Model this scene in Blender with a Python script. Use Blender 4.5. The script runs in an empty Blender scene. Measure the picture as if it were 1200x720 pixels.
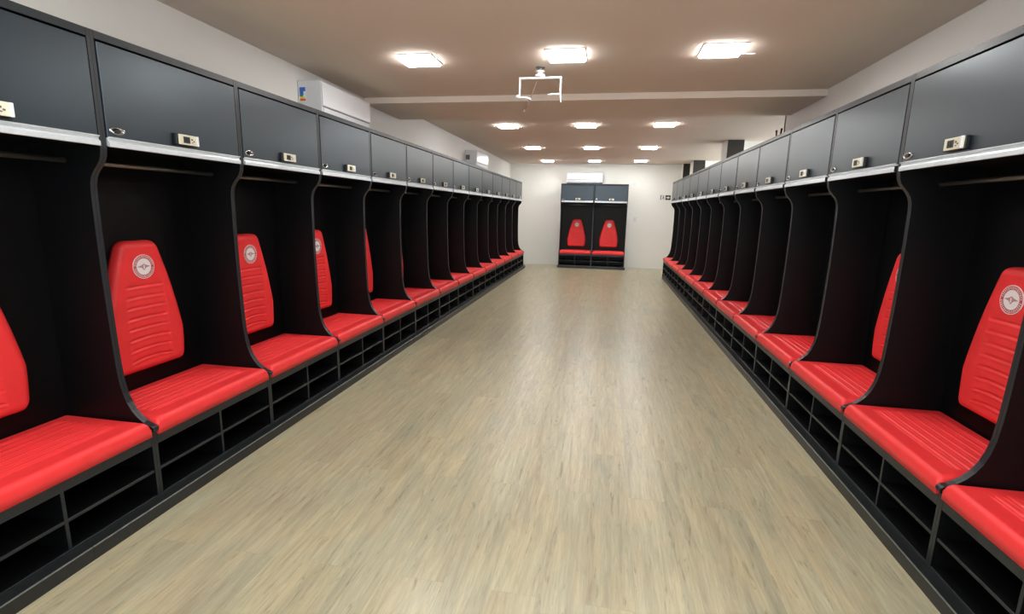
import bpy, bmesh, math
from mathutils import Vector, Matrix
PI = math.pi
COL = bpy.context.scene.collection

# ------------------------------------------------------------------ materials
def newmat(name):
    m = bpy.data.materials.new(name); m.use_nodes = True
    nt = m.node_tree
    b = nt.nodes['Principled BSDF']
    return m, nt, b

def lin(c):
    return tuple(((v/255)/12.92 if v/255 <= .04045 else ((v/255+.055)/1.055)**2.4) for v in c) + (1,)

def simple(name, rgb, rough=.5, metal=0, spec=.5, var=.06, scale=8, bump=0.0, bscale=300, coat=0):
    """procedural: base colour with slight noise variation, roughness variation and optional fine bump"""
    m, nt, b = newmat(name)
    N = nt.nodes; L = nt.links
    tc = N.new('ShaderNodeTexCoord')
    no = N.new('ShaderNodeTexNoise'); no.inputs['Scale'].default_value = scale; no.inputs['Detail'].default_value = 3
    L.new(tc.outputs['Object'], no.inputs['Vector'])
    cr = N.new('ShaderNodeValToRGB')
    c = lin(rgb)
    cr.color_ramp.elements[0].position = .3; cr.color_ramp.elements[1].position = .7
    cr.color_ramp.elements[0].color = tuple(v*(1-var) for v in c[:3])+(1,)
    cr.color_ramp.elements[1].color = tuple(min(1, v*(1+var)) for v in c[:3])+(1,)
    L.new(no.outputs['Fac'], cr.inputs['Fac']); L.new(cr.outputs['Color'], b.inputs['Base Color'])
    b.inputs['Roughness'].default_value = rough
    b.inputs['Metallic'].default_value = metal
    b.inputs['Specular IOR Level'].default_value = spec
    if coat:
        b.inputs['Coat Weight'].default_value = coat; b.inputs['Coat Roughness'].default_value = .15
    if bump:
        n2 = N.new('ShaderNodeTexNoise'); n2.inputs['Scale'].default_value = bscale; n2.inputs['Detail'].default_value = 2
        L.new(tc.outputs['Object'], n2.inputs['Vector'])
        bp = N.new('ShaderNodeBump'); bp.inputs['Strength'].default_value = bump; bp.inputs['Distance'].default_value = .002
        L.new(n2.outputs['Fac'], bp.inputs['Height']); L.new(bp.outputs['Normal'], b.inputs['Normal'])
    return m

M_BLACK = simple('black_melamine', (6, 7, 9), .45, spec=.25, bump=.12, bscale=500)
M_EDGE = simple('black_edge_band', (30, 36, 41), .38, spec=.5)
M_DOOR = simple('satin_black_door', (20, 31, 41), .32, spec=.95, bump=.05, bscale=600)
M_RED = simple('red_leatherette', (240, 58, 61), .42, spec=.4, var=.04, scale=12, bump=.12, bscale=450)
M_ALU = simple('brushed_aluminium', (225, 234, 240), .38, metal=.55, var=.03, scale=60)
M_CHROME = simple('chrome', (200, 205, 210), .12, metal=1, var=.02)
M_ROD = simple('steel_rod', (130, 127, 120), .38, metal=.9, var=.05)
M_CREAM = simple('cream_plastic', (226, 222, 200), .4)
M_DARKPL = simple('dark_plastic', (20, 20, 22), .35)
M_GREYPL = simple('grey_plastic', (104, 100, 96), .4)
M_WHITE = simple('white_plastic', (236, 238, 242), .22, spec=.5, var=.01)
M_ACSIDE = simple('grey_white_plastic', (222, 224, 226), .4, var=.01)
M_WALL = simple('white_wall_paint', (240, 240, 235), .75, spec=.3, var=.015, scale=1.5, bump=.15, bscale=120)
M_CEIL = simple('white_ceiling_paint', (222, 208, 196), .85, spec=.2, var=.015, scale=1.2)
M_PLINTH = simple('dark_plinth_laminate', (30, 34, 35), .38, spec=.5, var=.12, scale=20)
M_PLEDGE = simple('plinth_edge_highlight', (86, 90, 86), .4, spec=.6, var=.3, scale=30)  # lighter colour paints a highlight along the plinth's top front edge
M_METALW = simple('white_painted_steel', (235, 238, 240), .35, var=.01)
M_TRIM = simple('dark_brown_trim', (60, 48, 44), .6)
M_DARKCOL = simple('dark_column_face', (52, 50, 44), .7)  # even dark tone for the column fronts
M_BLUE = simple('sticker_blue', (30, 100, 190), .5)
M_GREEN = simple('sticker_green', (60, 160, 70), .5)
M_YEL = simple('sticker_yellow', (235, 215, 60), .5)
M_ORG = simple('sticker_orange', (225, 100, 40), .5)
M_SIGNDK = simple('sign_dark', (42, 48, 44), .5)
M_SIGNLT = simple('sign_light', (232, 232, 226), .5)
M_EMBW = simple('emblem_white', (238, 232, 234), .45, var=.01)
M_EMBR = simple('emblem_ring_red', (188, 72, 80), .45)
M_EMBG = simple('emblem_grey', (168, 140, 150), .45)
M_EMBP = simple('emblem_pink', (214, 130, 150), .45)

M_DOOR.node_tree.nodes['Principled BSDF'].inputs['Specular Tint'].default_value = (.80, .92, 1, 1)

def mat_lamp():
    m, nt, b = newmat('lamp_diffuser')
    b.inputs['Base Color'].default_value = (.9, .9, .9, 1)
    b.inputs['Emission Color'].default_value = (1.0, .985, .96, 1)
    b.inputs['Emission Strength'].default_value = LAMP
    return m
LAMP = 22
M_LAMP = mat_lamp()

def mat_floor():
    m, nt, b = newmat('vinyl_wood_planks')
    N = nt.nodes; L = nt.links
    tc = N.new('ShaderNodeTexCoord')
    mp = N.new('ShaderNodeMapping'); mp.inputs['Rotation'].default_value = (0, 0, PI/2)
    L.new(tc.outputs['Object'], mp.inputs['Vector'])
    br = N.new('ShaderNodeTexBrick')
    br.inputs['Scale'].default_value = 1
    br.inputs['Brick Width'].default_value = 1.22; br.inputs['Row Height'].default_value = .184
    br.inputs['Mortar Size'].default_value = .0012; br.inputs['Mortar Smooth'].default_value = .3
    br.inputs['Bias'].default_value = 0; br.offset = .37; br.offset_frequency = 2
    br.inputs['Color1'].default_value = (0, 0, 0, 1); br.inputs['Color2'].default_value = (1, 1, 1, 1)
    br.inputs['Mortar'].default_value = (.5, .5, .5, 1)
    L.new(mp.outputs['Vector'], br.inputs['Vector'])
    # per plank offset of the grain
    sep = N.new('ShaderNodeSeparateXYZ'); L.new(tc.outputs['Object'], sep.inputs[0])
    off = N.new('ShaderNodeMath'); off.operation = 'MULTIPLY'; off.inputs[1].default_value = 37.0
    L.new(br.outputs['Color'], off.inputs[0])
    ax = N.new('ShaderNodeMath'); ax.operation = 'ADD'; L.new(sep.outputs['X'], ax.inputs[0]); L.new(off.outputs[0], ax.inputs[1])
    cmb = N.new('ShaderNodeCombineXYZ'); L.new(ax.outputs[0], cmb.inputs['X']); L.new(sep.outputs['Y'], cmb.inputs['Y'])
    def grain(sx, sy, det, dist=0, rough=.6):
        mm = N.new('ShaderNodeMapping'); mm.inputs['Scale'].default_value = (sx, sy, 1)
        L.new(cmb.outputs[0], mm.inputs['Vector'])
        n = N.new('ShaderNodeTexNoise'); n.inputs['Scale'].default_value = 1; n.inputs['Detail'].default_value = det
        n.inputs['Roughness'].default_value = rough; n.inputs['Distortion'].default_value = dist
        L.new(mm.outputs[0], n.inputs['Vector']); return n
    g1 = grain(18, 1.4, 6, 1.2, .65); g2 = grain(75, 5.0, 5, 1.0, .7); g3 = grain(4.2, 1.3, 3, 1.0); g5 = grain(26, 3.6, 4, 2.2, .6)
    r1 = N.new('ShaderNodeValToRGB')
    e = r1.color_ramp.elements
    e[0].position = .22; e[0].color = lin((148, 142, 120))
    e[1].position = .80; e[1].color = lin((204, 198, 170))
    for p, c in ((.42, (176, 169, 144)), (.58, (187, 181, 153))):
        q = e.new(p); q.color = lin(c)
    L.new(g1.outputs['Fac'], r1.inputs['Fac'])
    r2 = N.new('ShaderNodeValToRGB')
    r2.color_ramp.elements[0].position = .30; r2.color_ramp.elements[0].color = (.74, .72, .69, 1)
    r2.color_ramp.elements[1].position = .68; r2.color_ramp.elements[1].color = (1.06, 1.06, 1.05, 1)
    L.new(g2.outputs['Fac'], r2.inputs['Fac'])
    m1 = N.new('ShaderNodeMixRGB'); m1.blend_type = 'MULTIPLY'; m1.inputs['Fac'].default_value = .8
    L.new(r1.outputs['Color'], m1.inputs[1]); L.new(r2.outputs['Color'], m1.inputs[2])
    r3 = N.new('ShaderNodeValToRGB')
    r3.color_ramp.elements[0].position = .35; r3.color_ramp.elements[0].color = (.92, .97, .99, 1)
    r3.color_ramp.elements[1].position = .65; r3.color_ramp.elements[1].color = (1.05, 1.0, .93, 1)
    L.new(g3.outputs['Fac'], r3.inputs['Fac'])
    m2 = N.new('ShaderNodeMixRGB'); m2.blend_type = 'MULTIPLY'; m2.inputs['Fac'].default_value = .8
    L.new(m1.outputs[0], m2.inputs[1]); L.new(r3.outputs['Color'], m2.inputs[2])
    r5 = N.new('ShaderNodeValToRGB')
    r5.color_ramp.elements[0].position = .30; r5.color_ramp.elements[0].color = (.60, .57, .50, 1)
    r5.color_ramp.elements[1].position = .40; r5.color_ramp.elements[1].color = (1, 1, 1, 1)
    L.new(g5.outputs['Fac'], r5.inputs['Fac'])
    m25 = N.new('ShaderNodeMixRGB'); m25.blend_type = 'MULTIPLY'; m25.inputs['Fac'].default_value = .75
    L.new(m2.outputs[0], m25.inputs[1]); L.new(r5.outputs['Color'], m25.inputs[2]); m2 = m25
    # plank to plank tone
    r4 = N.new('ShaderNodeValToRGB')
    r4.color_ramp.elements[0].color = (.93, .93, .93, 1); r4.color_ramp.elements[1].color = (1.06, 1.055, 1.04, 1)
    L.new(br.outputs['Color'], r4.inputs['Fac'])
    m3 = N.new('ShaderNodeMixRGB'); m3.blend_type = 'MULTIPLY'; m3.inputs['Fac'].default_value = 1
    L.new(m2.outputs[0], m3.inputs[1]); L.new(r4.outputs['Color'], m3.inputs[2])
    # joints
    m4 = N.new('ShaderNodeMixRGB'); m4.inputs[2].default_value = lin((112, 100, 80))
    fm = N.new('ShaderNodeMath'); fm.operation = 'MULTIPLY'; fm.inputs[1].default_value = .15
    L.new(br.outputs['Fac'], fm.inputs[0]); L.new(fm.outputs[0], m4.inputs['Fac']); L.new(m3.outputs[0], m4.inputs[1])
    L.new(m4.outputs[0], b.inputs['Base Color'])
    b.inputs['Roughness'].default_value = .31; b.inputs['Specular IOR Level'].default_value = .6
    bp = N.new('ShaderNodeBump'); bp.inputs['Strength'].default_value = .12; bp.inputs['Distance'].default_value = .002
    L.new(g2.outputs['Fac'], bp.inputs['Height']); L.new(bp.outputs['Normal'], b.inputs['Normal'])
    return m
M_FLOOR = mat_floor()

# ------------------------------------------------------------------ mesh helpers
def bx(bm, x0, x1, y0, y1, z0, z1, mi=0):
    vs = [bm.verts.new((x, y, z)) for z in (z0, z1) for y in (y0, y1) for x in (x0, x1)]
    for f in ((0, 2, 3, 1), (4, 5, 7, 6), (0, 1, 5, 4), (2, 6, 7, 3), (0, 4, 6, 2), (1, 3, 7, 5)):
        bm.faces.new([vs[i] for i in f]).material_index = mi

def prism(bm, pts, a0, a1, axis='x', mi=0):
    """pts 2D polygon extruded along axis; axis x: pts=(y,z); y: (x,z); z: (x,y)"""
    def P(p, a):
        return {'x': (a, p[0], p[1]), 'y': (p[0], a, p[1]), 'z': (p[0], p[1], a)}[axis]
    A = [bm.verts.new(P(p, a0)) for p in pts]; B = [bm.verts.new(P(p, a1)) for p in pts]
    n = len(pts)
    bm.faces.new(A).material_index = mi; bm.faces.new(B[::-1]).material_index = mi
    for i in range(n):
        bm.faces.new([A[i], B[i], B[(i+1) % n], A[(i+1) % n]]).material_index = mi

def tube(bm, pts, r, seg=10, mi=0):
    pts = [Vector(p) for p in pts]
    rings = []
    for i, p in enumerate(pts):
        d = (pts[min(i+1, len(pts)-1)]-pts[max(i-1, 0)]).normalized()
        u = d.cross(Vector((0, 0, 1)))
        if u.length < .05: u = d.cross(Vector((0, 1, 0)))
        u.normalize(); v = d.cross(u)
        rings.append([bm.verts.new(p+(u*math.cos(2*PI*k/seg)+v*math.sin(2*PI*k/seg))*r) for k in range(seg)])
    for a, b in zip(rings, rings[1:]):
        for k in range(seg):
            bm.faces.new([a[k], a[(k+1) % seg], b[(k+1) % seg], b[k]]).material_index = mi
    bm.faces.new(rings[0][::-1]).material_index = mi; bm.faces.new(rings[-1]).material_index = mi

def lathe(bm, prof, cx, cy, seg=24, mi=0):
    """prof list of (r,z) top to bottom about vertical axis"""
    rings = [[bm.verts.new((cx+r*math.cos(2*PI*k/seg), cy+r*math.sin(2*PI*k/seg), z)) for k in range(seg)] for r, z in prof]
    for a, b in zip(rings, rings[1:]):
        for k in range(seg):
            bm.faces.new([a[k], a[(k+1) % seg], b[(k+1) % seg], b[k]]).material_index = mi
    bm.faces.new(rings[0]).material_index = mi; bm.faces.new(rings[-1][::-1]).material_index = mi

def obj(name, bm, mats, parent=None, smooth=False, bevel=0, seg=2, angle=None):
    bmesh.ops.recalc_face_normals(bm, faces=bm.faces)
    me = bpy.data.meshes.new(name); bm.to_mesh(me); bm.free()
    if not isinstance(mats, (list, tuple)): mats = [mats]
    for m in mats: me.materials.append(m)
    if smooth:
        for p in me.polygons: p.use_smooth = True
    o = bpy.data.objects.new(name, me); COL.objects.link(o)
    if parent: o.parent = parent
    if bevel:
        md = o.modifiers.new('bevel', 'BEVEL'); md.width = bevel; md.segments = seg; md.limit_method = 'ANGLE'; md.angle_limit = math.radians(35)
        md.harden_normals = False
    return o

def tag(o, label=None, cat=None, group=None, kind=None):
    if label: o['label'] = label
    if cat: o['category'] = cat
    if group: o['group'] = group
    if kind: o['kind'] = kind
    return o

def thing(name, label, cat, loc=(0, 0, 0), rz=0, group=None):
    o = bpy.data.objects.new(name, None); COL.objects.link(o)
    o.empty_display_size = .1
    o.location = loc; o.rotation_euler = (0, 0, rz)
    return tag(o, label, cat, group)

def children(o): return [c for c in bpy.data.objects if c.parent == o]
def copy_tree(o, parent=None):
    c = o.copy(); COL.objects.link(c)
    if parent: c.parent = parent
    for ch in children(o): copy_tree(ch, c)
    return c

def box(name, mats, *d, parent=None, bevel=0, seg=2):
    bm = bmesh.new(); bx(bm, *d); return obj(name, bm, mats, parent, bevel=bevel, seg=seg)

def struct(name, mats, *d, bevel=0):
    o = box(name, mats, *d, bevel=bevel); o['kind'] = 'structure'; return o

# ------------------------------------------------------------------ room
XL, XR = -2.113, 1.435        # door planes of the two locker rows
WL, WR = -2.58, 1.90          # walls
YB, YN = 13.70, -1.9
XE = 4.3                      # outer wall of the bays beyond the end of the right wall
ZF, ZB, ZC = 2.57, 2.512, 2.655
YW = 6.34                     # right wall ends
struct('floor', M_FLOOR, WL-.15, XE+.15, YN-.15, YB+.15, -.1, 0)
struct('wall_left', M_WALL, WL-.15, WL, YN, YB, 0, 2.9)
struct('wall_back', M_WALL, WL-.15, XE+.15, YB, YB+.15, 0, 2.9)
bm = bmesh.new()          # near wall with a wide opening added behind the camera to let sky light in
bx(bm, WL-.15, -1.9, YN-.15, YN, 0, 2.9); bx(bm, 1.5, XE+.15, YN-.15, YN, 0, 2.9); bx(bm, -1.9, 1.5, YN-.15, YN, 2.4, 2.9); bx(bm, -1.9, 1.5, YN-.15, YN, 0, .5)
o = obj('wall_near', bm, M_WALL); o['kind'] = 'structure'
struct('wall_right', M_WALL, WR, WR+.14, YN, YW, 0, 2.9)
struct('trim_1', M_TRIM, WR-.004, WR+.144, YW, YW+.03, 0, ZC)
bm = bmesh.new()          # outer wall of the side bays ; long window opening added, unseen, to light them
bx(bm, XE, XE+.15, YN, 6.8, 0, 2.9); bx(bm, XE, XE+.15, 13.2, YB, 0, 2.9); bx(bm, XE, XE+.15, 6.8, 13.2, 0, .9); bx(bm, XE, XE+.15, 6.8, 13.2, 2.45, 2.9)
o = obj('wall_right_outer', bm, M_WALL); o['kind'] = 'structure'
# ceiling: lower front part, shallow beam, higher rear part (one stepped slab)
bm = bmesh.new()
prism(bm, [(YN, 2.9), (YN, ZF), (5.27, ZF), (5.27, ZB), (6.22, ZB), (6.22, ZC), (YB, ZC), (YB, 2.9)], WL, XE, 'x')
o = obj('ceiling', bm, M_CEIL); o['kind'] = 'structure'
# bay partitions behind the columns
struct('wall_bay_near', M_WALL, 2.20, XE, 9.36, 9.50, 0, ZC)
struct('wall_bay_far', M_WALL, 2.20, XE, 12.76, 12.90, 0, ZC)

def column(y, x0, x1, dy, label):
    t = thing('column', label, 'column', ((x0+x1)/2, y+dy/2, 0), 0, 'columns behind the right lockers')
    hx = (x1-x0)/2
    box('shaft', M_WALL, -hx, hx, -dy/2+.012, dy/2, 0, ZC, parent=t, bevel=.004)
    box('front_panel', M_DARKCOL, -hx+.002, hx-.002, -dy/2, -dy/2+.012, 0, ZC-.002, parent=t)
column(9.20, 1.905, 2.165, .46, 'white column with dark front rising behind the right lockers, largest and nearest of three')
column(12.60, 1.905, 2.165, .46, 'white column with dark front behind the right lockers, middle one of three')
column(13.45, 1.80, 1.985, .25, 'dark-fronted column at the back wall corner, smallest and farthest of three')

# ------------------------------------------------------------------ locker unit (local: x = along the row, y = depth, z = up; door plane y = 0)
W = .84; H = 2.132
PT = .0155                    # side panel thickness, two make one divider
DB = .46
def side_profile():
    front = [(0, H), (0, 1.66), (.004, 1.635), (.014, 1.610), (.032, 1.588), (.052, 1.566), (.066, 1.543), (.074, 1.515), (.077, 1.48),
             (.079, 1.30), (.078, 1.10), (.075, .95), (.071, .80), (.067, .70), (.060, .62), (.048, .565), (.032, .52), (.012, .485),
             (-.014, .455), (-.042, .433), (-.068, .419), (-.084, .414), (-.093, .408), (-.096, .398), (-.092, .388), (-.082, .382),
             (-.078, .372), (-.078, 0)]
    return [(DB, 0), (DB, H)] + front
def panel(x0, x1, parent):
    bm = bmesh.new()
    prism(bm, side_profile(), x0, x1, 'x', 0)
    # front edge band carries its own lighter tape
    for f in bm.faces:
        if len(f.verts) == 4 and all(v.co.y < .2 for v in f.verts): f.material_index = 1
    return obj('side_panel', bm, [M_BLACK, M_EDGE], parent, bevel=.0006, seg=1)

def edge_board(name, parent, x0, x1, y0, y1, z0, z1):
    """board whose visible front edge has the edge tape"""
    bm = bmesh.new(); bx(bm, x0, x1, y0, y1, z0, z1)
    bm.normal_update()
    for f in bm.faces:
        if f.calc_center_median().y < y0+1e-5: f.material_index = 1
    return obj(name, bm, [M_BLACK, M_EDGE], parent, bevel=.001, seg=1)

def sstep(a, b, x):
    t = max(0, min(1, (x-a)/(b-a))); return t*t*(3-2*t)

def dist(n, a, b, m=.35):
    """n+1 samples denser at both ends"""
    out = []
    for i in range(n+1):
        t = i/n
        s = t-m*math.sin(2*PI*t)/(2*PI)*1.9
        out.append(a+(b-a)*s)
    return out

def back_cushion(parent):
    z0, z1 = .535, 1.240; zw = .735; wt, wm, wb = .108, .242, .228; r = .05; rt = .045
    def hw(z):
        if z >= zw:
            t = (z-zw)/(z1-zw); w = wm+(wt-wm)*t
            w += .012*math.sin(PI*t)            # slightly bowed flanks
        else:
            t = (zw-z)/(zw-z0); w = wm+(wb-wm)*t**1.6
        if z < z0+r: w -= r-math.sqrt(max(0, r*r-(z0+r-z)**2))
        if z > z1-rt: w -= rt-math.sqrt(max(0, rt*rt-(z-z1+rt)**2))
        return w
    lines = [(.998-.0565*k, .002+.013*(k/7)**1.5) for k in range(8)]
    n, m = 190, 44
    zs = dist(n, z0, z1, .3); us = dist(m, -1, 1, .3)
    bm = bmesh.new(); G = []
    for z in zs:
        row = []
        for u in us:
            w = hw(z); x = u*w
            # distance to edge
            e = min(w-abs(x), (z-z0), (z1-z))
            ez = min(1, max(0, e)/.040)
            h = .018+.040*math.sqrt(max(0, 1-(1-ez)**2))
            xc = .118 if z < .85 else .118-.014*(z-.85)/.17
            inside = 1-sstep(xc-.008, xc+.010, abs(x))
            # recessed quilted centre with pleats
            if z < 1.035:
                h -= .004*inside*sstep(0, .03, 1.035-z)*sstep(0, .03, z-.56)
            for zl, a in lines:
                zz = zl+a*(1-(x/.13)**2)-a*.5
                d = z-zz
                if abs(d) < .05:
                    h -= .0105*math.exp(-(d/.0044)**2)*inside
                    h += .0034*(math.exp(-((d+.0095)/.0055)**2))*inside
            # flank seam
            if z > .56 and z < 1.2:
                sx = xc+.028
                h -= .0012*math.exp(-((abs(x)-sx)/.006)**2)*sstep(.56, .60, z)*(1-sstep(1.08, 1.16, z))
            row.append(bm.verts.new((x, -h, z)))
        G.append(row)
    for i in range(n):
        for j in range(m):
            bm.faces.new([G[i][j], G[i][j+1], G[i+1][j+1], G[i+1][j]])
    ring = G[0][:]+[G[i][m] for i in range(1, n)]+G[n][::-1]+[G[i][0] for i in range(n-1, 0, -1)]
    base = [bm.verts.new((v.co.x, 0, v.co.z)) for v in ring]
    k = len(ring)
    for i in range(k):
        bm.faces.new([ring[i], ring[(i+1) % k], base[(i+1) % k], base[i]])
    bm.faces.new(base)
    o = obj('back_cushion', bm, M_RED, parent, smooth=True)
    o.location = (W/2, .3735, 0)
    return o

def disc(bm, r0, r1, y, seg=48, mi=0, cz=0):
    if r0 == 0:
        f = bm.faces.new([bm.verts.new((r1*math.cos(2*PI*k/seg), y, cz+r1*math.sin(2*PI*k/seg))) for k in range(seg)]); f.material_index = mi
    else:
        A = [bm.verts.new((r0*math.cos(2*PI*k/seg), y, cz+r0*math.sin(2*PI*k/seg))) for k in range(seg)]
        B = [bm.verts.new((r1*math.cos(2*PI*k/seg), y, cz+r1*math.sin(2*PI*k/seg))) for k in range(seg)]
        for k in range(seg): bm.faces.new([A[k], B[k], B[(k+1) % seg], A[(k+1) % seg]]).material_index = mi

def emblem(parent):
    bm = bmesh.new()
    R = .064
    # cloth patch body with thickness: a short cylinder
    ring0 = [bm.verts.new((R*math.cos(2*PI*k/48), 0, R*math.sin(2*PI*k/48))) for k in range(48)]
    ring1 = [bm.verts.new((R*math.cos(2*PI*k/48), -.004, R*math.sin(2*PI*k/48))) for k in range(48)]
    for k in range(48): bm.faces.new([ring0[k], ring0[(k+1) % 48], ring1[(k+1) % 48], ring1[k]])
    bm.faces.new(ring0)
    disc(bm, .061, R, -.004, mi=0)
    disc(bm, .0455, .061, -.004, mi=1)
    disc(bm, .0435, .0455, -.004, mi=2)
    disc(bm, 0, .0435, -.004, mi=0)
    # stitched marks round the ring
    for k in range(36):
        a = 2*PI*k/36
        if k in (0, 18): continue
        ca, sa = math.cos(a), math.sin(a)
        for (ra, rb, w) in ((.0485, .058, .0015), ) if k % 3 else ((.048, .0515, .0028), (.0545, .058, .0028)):
            P = [(ra, -w), (rb, -w), (rb, w), (ra, w)]
            bm.faces.new([bm.verts.new((r*ca-t*sa, -.0046, r*sa+t*ca)) for r, t in P]).material_index = 0
    # winged lozenge and small upright figure in the middle
    def poly(pts, y, mi): bm.faces.new([bm.verts.new((x, y, z)) for x, z in pts]).material_index = mi
    poly([(-.040, .001), (-.014, .008), (0, .016), (.014, .008), (.040, .001), (.014, -.005), (0, -.020), (-.014, -.005)], -.0046, 2)
    poly([(-.012, .002), (0, .014), (.012, .002), (0, -.013)], -.0052, 3)
    poly([(-.003, -.012), (.003, -.012), (.003, .007), (0, .010), (-.003, .007)], -.0058, 0)
    o = obj('emblem', bm, [M_EMBW, M_EMBR, M_EMBG, M_EMBP], parent)
    o['label'] = 'round white and red club crest patch'
    o.location = (0, -.0585, 1.102)
    return o

def seat_cushion(parent):
    x0, x1 = .0185, W-.0185; y0, y1 = -.089, .371; zb, zt = .366, .442
    n, m = 56, 130
    xs = dist(n, x0, x1, .3); ys = dist(m, y0, y1, .2)
    bm = bmesh.new(); G = []
    for y in ys:
        row = []
        for x in xs:
            ex = min(x-x0, x1-x)/.03; ey = (y-y0)/.028 if y < .15 else (y1-y)/.02
            ex = min(1, max(0, ex)); ey = min(1, max(0, ey))
            h = (zt-zb-.035)*math.sqrt(max(0, 1-(1-ex)**2))**.7*math.sqrt(max(0, 1-(1-ey)**2))
            z = zb+.035+h
            ins = sstep(.085, .125, x)*(1-sstep(W-.125, W-.085, x))
            for k in range(7):
                yl = .014+.0455*k
                d = y-yl
                if abs(d) < .03:
                    z += (.0060*math.exp(-(d/.0052)**2)-.0120*math.exp(-((d-.0125)/.0072)**2))*ins
            if .0 < y < .33:
                pass
            row.append(bm.verts.new((x, y, z)))
        G.append(row)
    for i in range(m):
        for j in range(n):
            bm.faces.new([G[i][j], G[i][j+1], G[i+1][j+1], G[i+1][j]])
    ring = G[0][:]+[G[i][n] for i in range(1, m)]+G[m][::-1]+[G[i][0] for i in range(m-1, 0, -1)]
    base = [bm.verts.new((v.co.x, v.co.y, zb)) for v in ring]; k = len(ring)
    for i in range(k): bm.faces.new([ring[i], ring[(i+1) % k], base[(i+1) % k], base[i]])
    bm.faces.new(base)
    return obj('seat_cushion', bm, M_RED, parent, smooth=True)

def make_unit():
    t = thing('locker', None, None)
    panel(.0001, PT, t); panel(W-PT, W-.0001, t)
    a, b = PT+.0004, W-PT-.0004
    edge_board('top_panel', t, a, b, 0, DB, 2.100, H)
    edge_board('cabinet_shelf', t, a, b, .024, DB, 1.680, 1.698)
    box('back_panel', M_BLACK, a, b, .374, .388, .03, 2.098, parent=t)
    # door with its lower aluminium pull profile
    d = box('door', M_DOOR, a+.006, b-.004, -.002, .016, 1.708, 2.091, parent=t, bevel=.0015, seg=1)
    bm = bmesh.new()
    prism(bm, [(.016, 1.706), (-.004, 1.710), (-.0095, 1.7135), (-.0115, 1.7125), (-.0115, 1.7095), (-.005, 1.706), (-.004, 1.696), (-.010, 1.692),
               (-.0125, 1.689), (-.0125, 1.672), (-.010, 1.670), (.000, 1.672), (.016, 1.680)][::-1], a+.004, b-.004, 'x')
    r = obj('handle_rail', bm, M_ALU, d, bevel=.0008, seg=1); r['label'] = 'bright aluminium pull rail'
    # dark end block at the right hand end of the rail
    box('rail_stop', M_DARKPL, b-.004, b+.000, -.013, .012, 1.672, 1.700, parent=d)
    # combination lock
    cx = W/2+.012
    bm = bmesh.new(); bx(bm, cx-.068, cx+.068, -.020, -.002, 1.724, 1.778)
    k = obj('combination_lock', bm, M_DARKPL, d, bevel=.003); k['label'] = 'small cream combination lock'
    box('faceplate', M_CREAM, cx-.056, cx+.066, -.027, -.020, 1.727, 1.776, parent=k, bevel=.003)
    box('display', M_GREYPL, cx-.032, cx+.010, -.0285, -.027, 1.735, 1.767, parent=k, bevel=.0006, seg=1)
    bm = bmesh.new()
    for q in range(3):
        bx(bm, cx-.029+q*.0125, cx-.020+q*.0125, -.0305, -.0285, 1.738, 1.764)
    obj('number_wheels', bm, M_DARKPL, k)
    bm = bmesh.new()
    for (u, v, s) in ((.022, 1.756, .005), (.034, 1.748, .004), (.024, 1.741, .003)):
        bx(bm, cx+u-s, cx+u+s, -.0285, -.027, v-s*.8, v+s*.8)
    obj('button', bm, M_GREYPL, k)
    box('slider', M_WHITE, cx+.052, cx+.064, -.031, -.027, 1.727, 1.776, parent=k, bevel=.0015)
    # oval keyhole cam at the left hand end
    bm = bmesh.new()
    ux, uz = .068, 1.741
    seg = 28
    def oval(rx, rz, y): return [bm.verts.new((ux+rx*math.cos(2*PI*i/seg), y, uz+rz*math.sin(2*PI*i/seg))) for i in range(seg)]
    rings = [oval(.038, .0165, -.002), oval(.038, .0165, -.006), oval(.034, .0135, -.009), oval(.028, .0105, -.009), oval(.026, .0095, -.004)]
    for A, B in zip(rings, rings[1:]):
        for i in range(seg): bm.faces.new([A[i], A[(i+1) % seg], B[(i+1) % seg], B[i]])
    bm.faces.new(rings[-1][::-1]); bm.faces.new(rings[0])
    c = obj('keyhole_plate', bm, M_CHROME, d, smooth=True); c['label'] = 'oval chrome keyhole plate'
    bm = bmesh.new()
    A = [bm.verts.new((ux+.014*math.cos(2*PI*i/20), -.0035, uz+.0088*math.sin(2*PI*i/20))) for i in range(20)]
    B = [bm.verts.new((ux+.012*math.cos(2*PI*i/20), -.011, uz+.0078*math.sin(2*PI*i/20))) for i in range(20)]
    for i in range(20): bm.faces.new([A[i], A[(i+1) % 20], B[(i+1) % 20], B[i]])
    bm.faces.new(B); bm.faces.new(A[::-1])
    obj('key_barrel', bm, M_DARKPL, d)
    # hanging rod
    bm = bmesh.new(); tube(bm, [(a, .19, 1.612), (b, .19, 1.612)], .0115, 14)
    r = obj('hanging_rod', bm, M_ROD, t, smooth=True)
    # bench base with shoe cubbies
    edge_board('seat_board', t, a, b, -.078, .3735, .318, .365)
    edge_board('shoe_shelf', t, a, b, -.074, .3735, .183, .197)
    edge_board('bottom_board', t, a, b, -.078, .3735, .050, .070)
    edge_board('shoe_divider', t, W/2-.0075, W/2+.0075, -.0745, .3735, .0705, .3175)
    bc = back_cushion(t); emblem(bc); seat_cushion(t)
    return t

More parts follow.
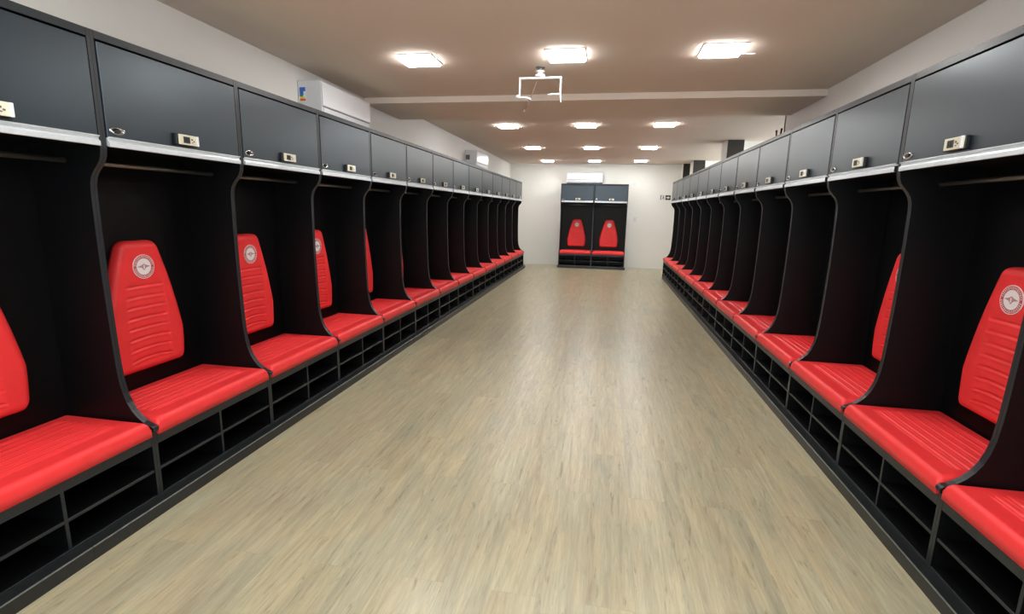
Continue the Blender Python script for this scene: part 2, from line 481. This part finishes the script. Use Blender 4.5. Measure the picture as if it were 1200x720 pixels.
proto = make_unit()
ORD = ['first', 'second', 'third', 'fourth', 'fifth', 'sixth', 'seventh', 'eighth', 'ninth', 'tenth', 'eleventh', 'twelfth', 'thirteenth', 'fourteenth']
used = [False]
def place(x, y, rz, label, group):
    o = copy_tree(proto) if used[0] else proto
    used[0] = True
    o.location = (x, y, 0); o.rotation_euler = (0, 0, rz)
    tag(o, label, 'locker', group)
YL0, YR0 = 1.883, 2.937
for k in range(-1, 13):
    n = k+1
    extra = {0: ', cut by the photo edge', 1: ', its whole red backrest in view', 3: ', under the large air conditioner', 13: ', against the white far corner'}.get(n, '')
    place(XL, YL0+k*W, PI/2, 'red-seated locker, %s from camera in left row%s' % (ORD[n], extra), 'lockers of the left row')
for k in range(-2, 11):
    n = k+2
    extra = {0: ', only its seat showing', 1: ', its crested backrest in view', 12: ', the far end one'}.get(n, '')
    place(XR, YR0+(k+1)*W, -PI/2, 'red-seated locker, %s from camera in right row%s' % (ORD[n], extra), 'lockers of the right row')
BX, BY = -1.172, YB-.465
place(BX, BY, 0, 'black locker facing the camera at the back wall, left one of the pair', 'pair of lockers at the back wall')
place(BX+W, BY, 0, 'black locker facing the camera at the back wall, right one of the pair', 'pair of lockers at the back wall')

# plinth boards in front of the bench bases, with butt joints
def plinth(x0, x1, joints, loc, rz, label):
    bm = bmesh.new()
    cuts = [x0]+[j for j in joints if x0+.05 < j < x1-.05]+[x1]
    for a, b in zip(cuts, cuts[1:]):
        prism(bm, [(-.0785, 0), (-.0785, .060), (-.1300, .060), (-.134, .056), (-.134, 0)], a+.0008, b-.0008, 'x')
    bm.normal_update()
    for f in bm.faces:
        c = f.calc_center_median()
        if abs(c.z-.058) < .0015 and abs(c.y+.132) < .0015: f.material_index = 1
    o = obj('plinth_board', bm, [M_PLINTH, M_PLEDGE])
    o.location = loc; o.rotation_euler = (0, 0, rz)
    tag(o, label, 'plinth')
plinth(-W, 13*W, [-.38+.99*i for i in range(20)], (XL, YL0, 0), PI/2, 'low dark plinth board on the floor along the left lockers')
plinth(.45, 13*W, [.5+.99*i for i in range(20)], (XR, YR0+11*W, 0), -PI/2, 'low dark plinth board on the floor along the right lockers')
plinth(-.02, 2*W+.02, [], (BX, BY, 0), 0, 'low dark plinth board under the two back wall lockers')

# ------------------------------------------------------------------ ceiling lamps
def make_lamp():
    t = thing('ceiling_lamp', None, None)
    bm = bmesh.new(); s = .142
    for (x0, x1, y0, y1) in ((-s, s, -s, -s+.008), (-s, s, s-.008, s), (-s, -s+.008, -s+.008, s-.008), (s-.008, s, -s+.008, s-.008)):
        bx(bm, x0, x1, y0, y1, -.008, 0)
    bx(bm, -s+.008, s-.008, -s+.008, s-.008, -.003, 0)
    obj('frame', bm, M_METALW, t)
    box('diffuser', M_LAMP, -s+.0085, s-.0085, -s+.0085, s-.0085, -.020, -.0035, parent=t, bevel=.004)
    return t
lp = make_lamp(); first = True
LX = (-1.49, -.352, .73)
rows = [(3.99, ZF, 'nearest row', 'near lamps'), (7.62, ZC, 'second row from the camera', 'far lamps'),
        (10.23, ZC, 'third row from the camera', 'far lamps'), (12.80, ZC, 'farthest row, by the back wall', 'far lamps'), (1.2, ZF, 'added row overhead, out of view', 'overhead')]  # last row is added, unseen, as extra light over the near end
for (y, z, rn, g) in rows:
    for i, x in enumerate(LX):
        o = lp if first else copy_tree(lp); first = False
        dx = {3.99: (0, 0, 0)}.get(y, (.0, 0, 0))[i]
        o.location = (x+dx, y, z)
        side = ('left', 'middle', 'right')[i]
        tag(o, 'square white ceiling lamp, %s one in the %s' % (side, rn), 'ceiling lamp', 'square ceiling lamps')
        if y == 3.99 and i == 2:
            bm = bmesh.new(); tube(bm, [(.142, .05, -.014), (.20, .052, -.022), (.232, .056, -.02)], .004, 8)
            obj('spring_clip', bm, M_METALW, o)
for y in (7.1, 8.5, 10.4, 11.8):  # unseen fill lamps added to brighten the side bays
    o = copy_tree(lp); o.location = (3.0, y, ZC)
    for c in children(o):
        if c.name.startswith('spring'): bpy.data.objects.remove(c)
    tag(o, 'added square fill lamp in the side bays, hidden behind the right lockers', 'ceiling lamp', 'added side bay fill lamps')

# ------------------------------------------------------------------ air conditioners (local: x along the wall, y = 0 wall plane, front at -y)
def aircon(loc, rz, wd, ht, label, sticker=False):
    t = thing('air_conditioner', label, 'air conditioner', loc, rz)
    D = .212
    # body: casing profile, rounded lower front
    prof = [(0, 0), (0, ht), (-D+.012, ht), (-D+.002, ht-.012), (-D+.004, .10)]
    for i in range(8):
        a = i/7*PI/2
        prof.append((-D+.004+.075*(1-math.cos(a)), .078-.078*math.sin(a)))
    bm = bmesh.new(); prism(bm, prof, 0, wd, 'x')
    obj('casing', bm, M_ACSIDE, t, bevel=.004)
    bm = bmesh.new()
    prism(bm, [(-D+.001, .104), (-D+.001, ht-.006), (-D-.006, ht-.010), (-D-.010, ht-.03), (-D-.008, .112), (-D-.005, .104)], .004, wd-.004, 'x')
    obj('front_panel', bm, M_WHITE, t, bevel=.003)
    bm = bmesh.new()
    prism(bm, [(-D+.002, .096), (-D-.004, .094), (-D+.004, .05), (-D+.026, .018), (-D+.060, .003), (-D+.062, .010), (-D+.032, .026), (-D+.012, .054)], .03, wd-.03, 'x')
    obj('louvre', bm, M_WHITE, t, bevel=.0015)
    box('seam_strip', M_GREYPL, .01, wd-.01, -D-.001, -D+.004, .0975, .1025, parent=t)
    bm = bmesh.new()
    for i in range(9): bx(bm, .05, wd-.05, -D+.04+i*.018, -D+.047+i*.018, ht-.001, ht+.002)
    obj('intake_grille', bm, M_GREYPL, t)
    # end-face detail
    bm = bmesh.new(); bx(bm, -.002, 0, -.09, -.015, ht*.45, ht*.72)
    if sticker:
        bm.free(); bm = bmesh.new()
        ys = (-.068, -.016)
        bx(bm, -.0015, 0, ys[0]-.003, ys[1]+.003, .135, .255, 3)
        bx(bm, -.0025, -.0015, ys[0], ys[1], .218, .25, 0)
        bx(bm, -.0025, -.0015, -.05, ys[1], .186, .218, 0)
        bx(bm, -.0025, -.0015, -.045, ys[1], .176, .186, 1)
        bx(bm, -.0025, -.0015, -.056, ys[1], .160, .176, 2)
        bx(bm, -.0025, -.0015, ys[0], ys[1], .143, .160, 4)
        o = obj('energy_label', bm, [M_BLUE, M_GREEN, M_YEL, M_WHITE, M_ORG], t); o['label'] = 'blue, yellow and orange energy sticker'
    else:
        obj('side_vent', bm, M_GREYPL, t)
    return t
aircon((WL+.004, 4.065, 2.155), PI/2, .875, .305, 'large white wall air conditioner above the left lockers, nearest, energy sticker on its end', True)
aircon((WL+.004, 9.19, 2.185), PI/2, .90, .31, 'white wall air conditioner with grey end, far along the left wall')
aircon((-1.058, YB-.004, 2.150), 0, .915, .272, 'white air conditioner on the back wall above the pair of lockers')

# ------------------------------------------------------------------ projector bracket
t = thing('projector_bracket', 'white steel projector bracket hanging empty from the ceiling', 'bracket', (-.586, 4.311, ZF))
bm = bmesh.new(); lathe(bm, [(.038, 0), (.038, -.006), (.022, -.008), (.020, -.026)], 0, 0); obj('ceiling_plate', bm, M_GREYPL, t, smooth=False)
bm = bmesh.new(); lathe(bm, [(.020, -.026), (.036, -.028), (.036, -.036), (.020, -.040), (.020, -.052), (.040, -.056), (.040, -.074)], 0, 0); obj('swivel_hub', bm, M_METALW, t)
bm = bmesh.new(); bx(bm, -.170, .176, -.014, .014, -.088, -.074); obj('crossbar', bm, M_METALW, t, bevel=.002)
for sx, zb, ft in ((-1, -.222, 0), (1, -.212, 1)):
    xx = -.163 if sx < 0 else .169
    bm = bmesh.new(); bx(bm, xx-.006, xx+.006, -.012, .012, zb, -.0885)
    a = obj('arm', bm, M_METALW, t, bevel=.0015)
    bm = bmesh.new()
    if sx < 0:
        tube(bm, [(xx-.02, 0, zb), (xx+.03, -.005, zb-.004), (xx+.075, -.01, zb-.012), (xx+.095, -.012, zb-.022)], .0075, 10)
        lathe(bm, [(.014, zb+.014), (.016, zb+.006), (.014, zb-.008)], xx-.016, 0, 14)
    else:
        tube(bm, [(xx, 0, zb+.01), (xx-.05, 0, zb+.008), (xx-.102, 0, zb+.006)], .0055, 10)
        tube(bm, [(xx, 0, zb+.012), (xx+.003, 0, zb-.022), (xx+.008, 0, zb-.056)], .0055, 10)
    obj('foot', bm, M_METALW, a, smooth=True)
bm = bmesh.new()
tube(bm, [(-.006, 0, 0), (-.012, -.004, -.025), (-.040, -.012, -.10), (-.066, -.022, -.165), (-.094, -.028, -.228)], .0042, 8)
o = obj('video_cable', bm, simple('brown_cable', (96, 72, 58), .5), t, smooth=True)
o.name = 'video_cable'; o['label'] = 'thin brown hanging cable'; o.location = (-.021, .019, -.095)
cab = o
bm = bmesh.new(); tube(bm, [(-.0945, -.028, -.2285), (-.103, -.030, -.248)], .008, 10); obj('plug', bm, M_GREYPL, cab)

# ------------------------------------------------------------------ exit sign, wall fittings, cable stubs
sx0 = 1.325; sz = 1.835; s = .124
t = thing('exit_sign', 'small exit sign with running figure and arrow on the back wall', 'sign', (sx0, YB, sz))
box('plate', M_SIGNLT, 0, .262, -.006, 0, -s/2, s/2, parent=t)
bm = bmesh.new()
bx(bm, .132, .258, -.008, -.006, -s/2+.003, s/2-.003)
obj('arrow_field', bm, M_SIGNDK, t)
bm = bmesh.new()
prism(bm, [(.150, -.012), (.150, .012), (.190, .012), (.190, .036), (.242, 0), (.190, -.036), (.190, -.012)], -.010, -.008, 'y')
obj('arrow', bm, M_SIGNLT, t)
bm = bmesh.new()
bx(bm, .006, .024, -.008, -.006, -s/2+.004, s/2-.004)                     # door frame of the pictogram
bx(bm, .024, .062, -.008, -.006, s/2-.012, s/2-.004)
def stroke(x0, z0, x1, z1, w=.006):
    d = Vector((x1-x0, z1-z0)).normalized(); n = Vector((-d.y, d.x))*w
    prism(bm, [(x0+n.x, z0+n.y), (x1+n.x, z1+n.y), (x1-n.x, z1-n.y), (x0-n.x, z0-n.y)], -.008, -.006, 'y')
prism(bm, [(.086+.010*math.cos(2*PI*i/12), .040+.010*math.sin(2*PI*i/12)) for i in range(12)], -.008, -.006, 'y')
stroke(.082, .026, .074, -.006, .008); stroke(.074, -.006, .096, -.024); stroke(.096, -.024, .094, -.046)
stroke(.074, -.006, .060, -.030); stroke(.060, -.030, .044, -.038); stroke(.082, .022, .102, .006, .005); stroke(.082, .022, .060, .008, .005)
obj('running_figure', bm, M_SIGNDK, t)

t = thing('wall_socket', 'small white socket plate on the back wall right of the locker pair', 'wall socket', (.735, YB, 1.27))
box('plate', M_WHITE, -.04, .04, -.008, 0, -.06, .06, parent=t, bevel=.004)
box('socket_insert', M_ACSIDE, -.022, .022, -.010, -.008, -.035, .035, parent=t, bevel=.001)
t = thing('light_switch', 'round white switch plate on the back wall, high right of the locker pair', 'switch', (.66, YB, 2.16))
bm = bmesh.new(); tube(bm, [(0, -.008, 0), (0, 0, 0)], .05, 24); obj('disc', bm, M_WHITE, t)

t = thing('cable_stub', 'black cable end standing on the right lockers near the wall end, left of two', 'cable', (1.735, 6.05, H), 0, 'cable ends on the right lockers')
bm = bmesh.new(); tube(bm, [(0, 0, 0), (.002, 0, .10), (-.004, 0, .20)], .011, 10); obj('cord', bm, M_DARKPL, t, smooth=True)
t = thing('cable_stub', 'black cable end standing on the right lockers near the wall end, right of two', 'cable', (1.742, 5.955, H), 0, 'cable ends on the right lockers')
bm = bmesh.new(); tube(bm, [(0, 0, 0), (.004, 0, .10), (.010, 0, .205)], .011, 10); obj('cord', bm, M_DARKPL, t, smooth=True)

# ------------------------------------------------------------------ camera
yaw, pitch, roll, f = .178, .1893, .021, 592.56
cy, sy, cp, sp, cr, sr = math.cos(yaw), math.sin(yaw), math.cos(pitch), math.sin(pitch), math.cos(roll), math.sin(roll)
F = Vector((-sy*cp, cy*cp, -sp)); R = Vector((cy, sy, 0)); U = R.cross(F)
R, U = R*cr+U*sr, U*cr-R*sr
cd = bpy.data.cameras.new('camera'); cam = bpy.data.objects.new('camera', cd); COL.objects.link(cam)
cam.matrix_world = Matrix(((R.x, U.x, -F.x, 0), (R.y, U.y, -F.y, 0), (R.z, U.z, -F.z, 1.44), (0, 0, 0, 1)))
cd.sensor_width = 36; cd.lens = f/1200*36; cd.clip_start = .02
bpy.context.scene.camera = cam

w = bpy.data.worlds.new('world'); w.use_nodes = True
w.node_tree.nodes['Background'].inputs[0].default_value = (.8, .85, .9, 1)
w.node_tree.nodes['Background'].inputs[1].default_value = 2.4
bpy.context.scene.world = w
sc = bpy.context.scene
sc.view_settings.view_transform = 'Standard'; sc.view_settings.look = 'None'
sc.view_settings.gamma = 1; sc.view_settings.use_curve_mapping = False
sc.view_settings.exposure = 1.38
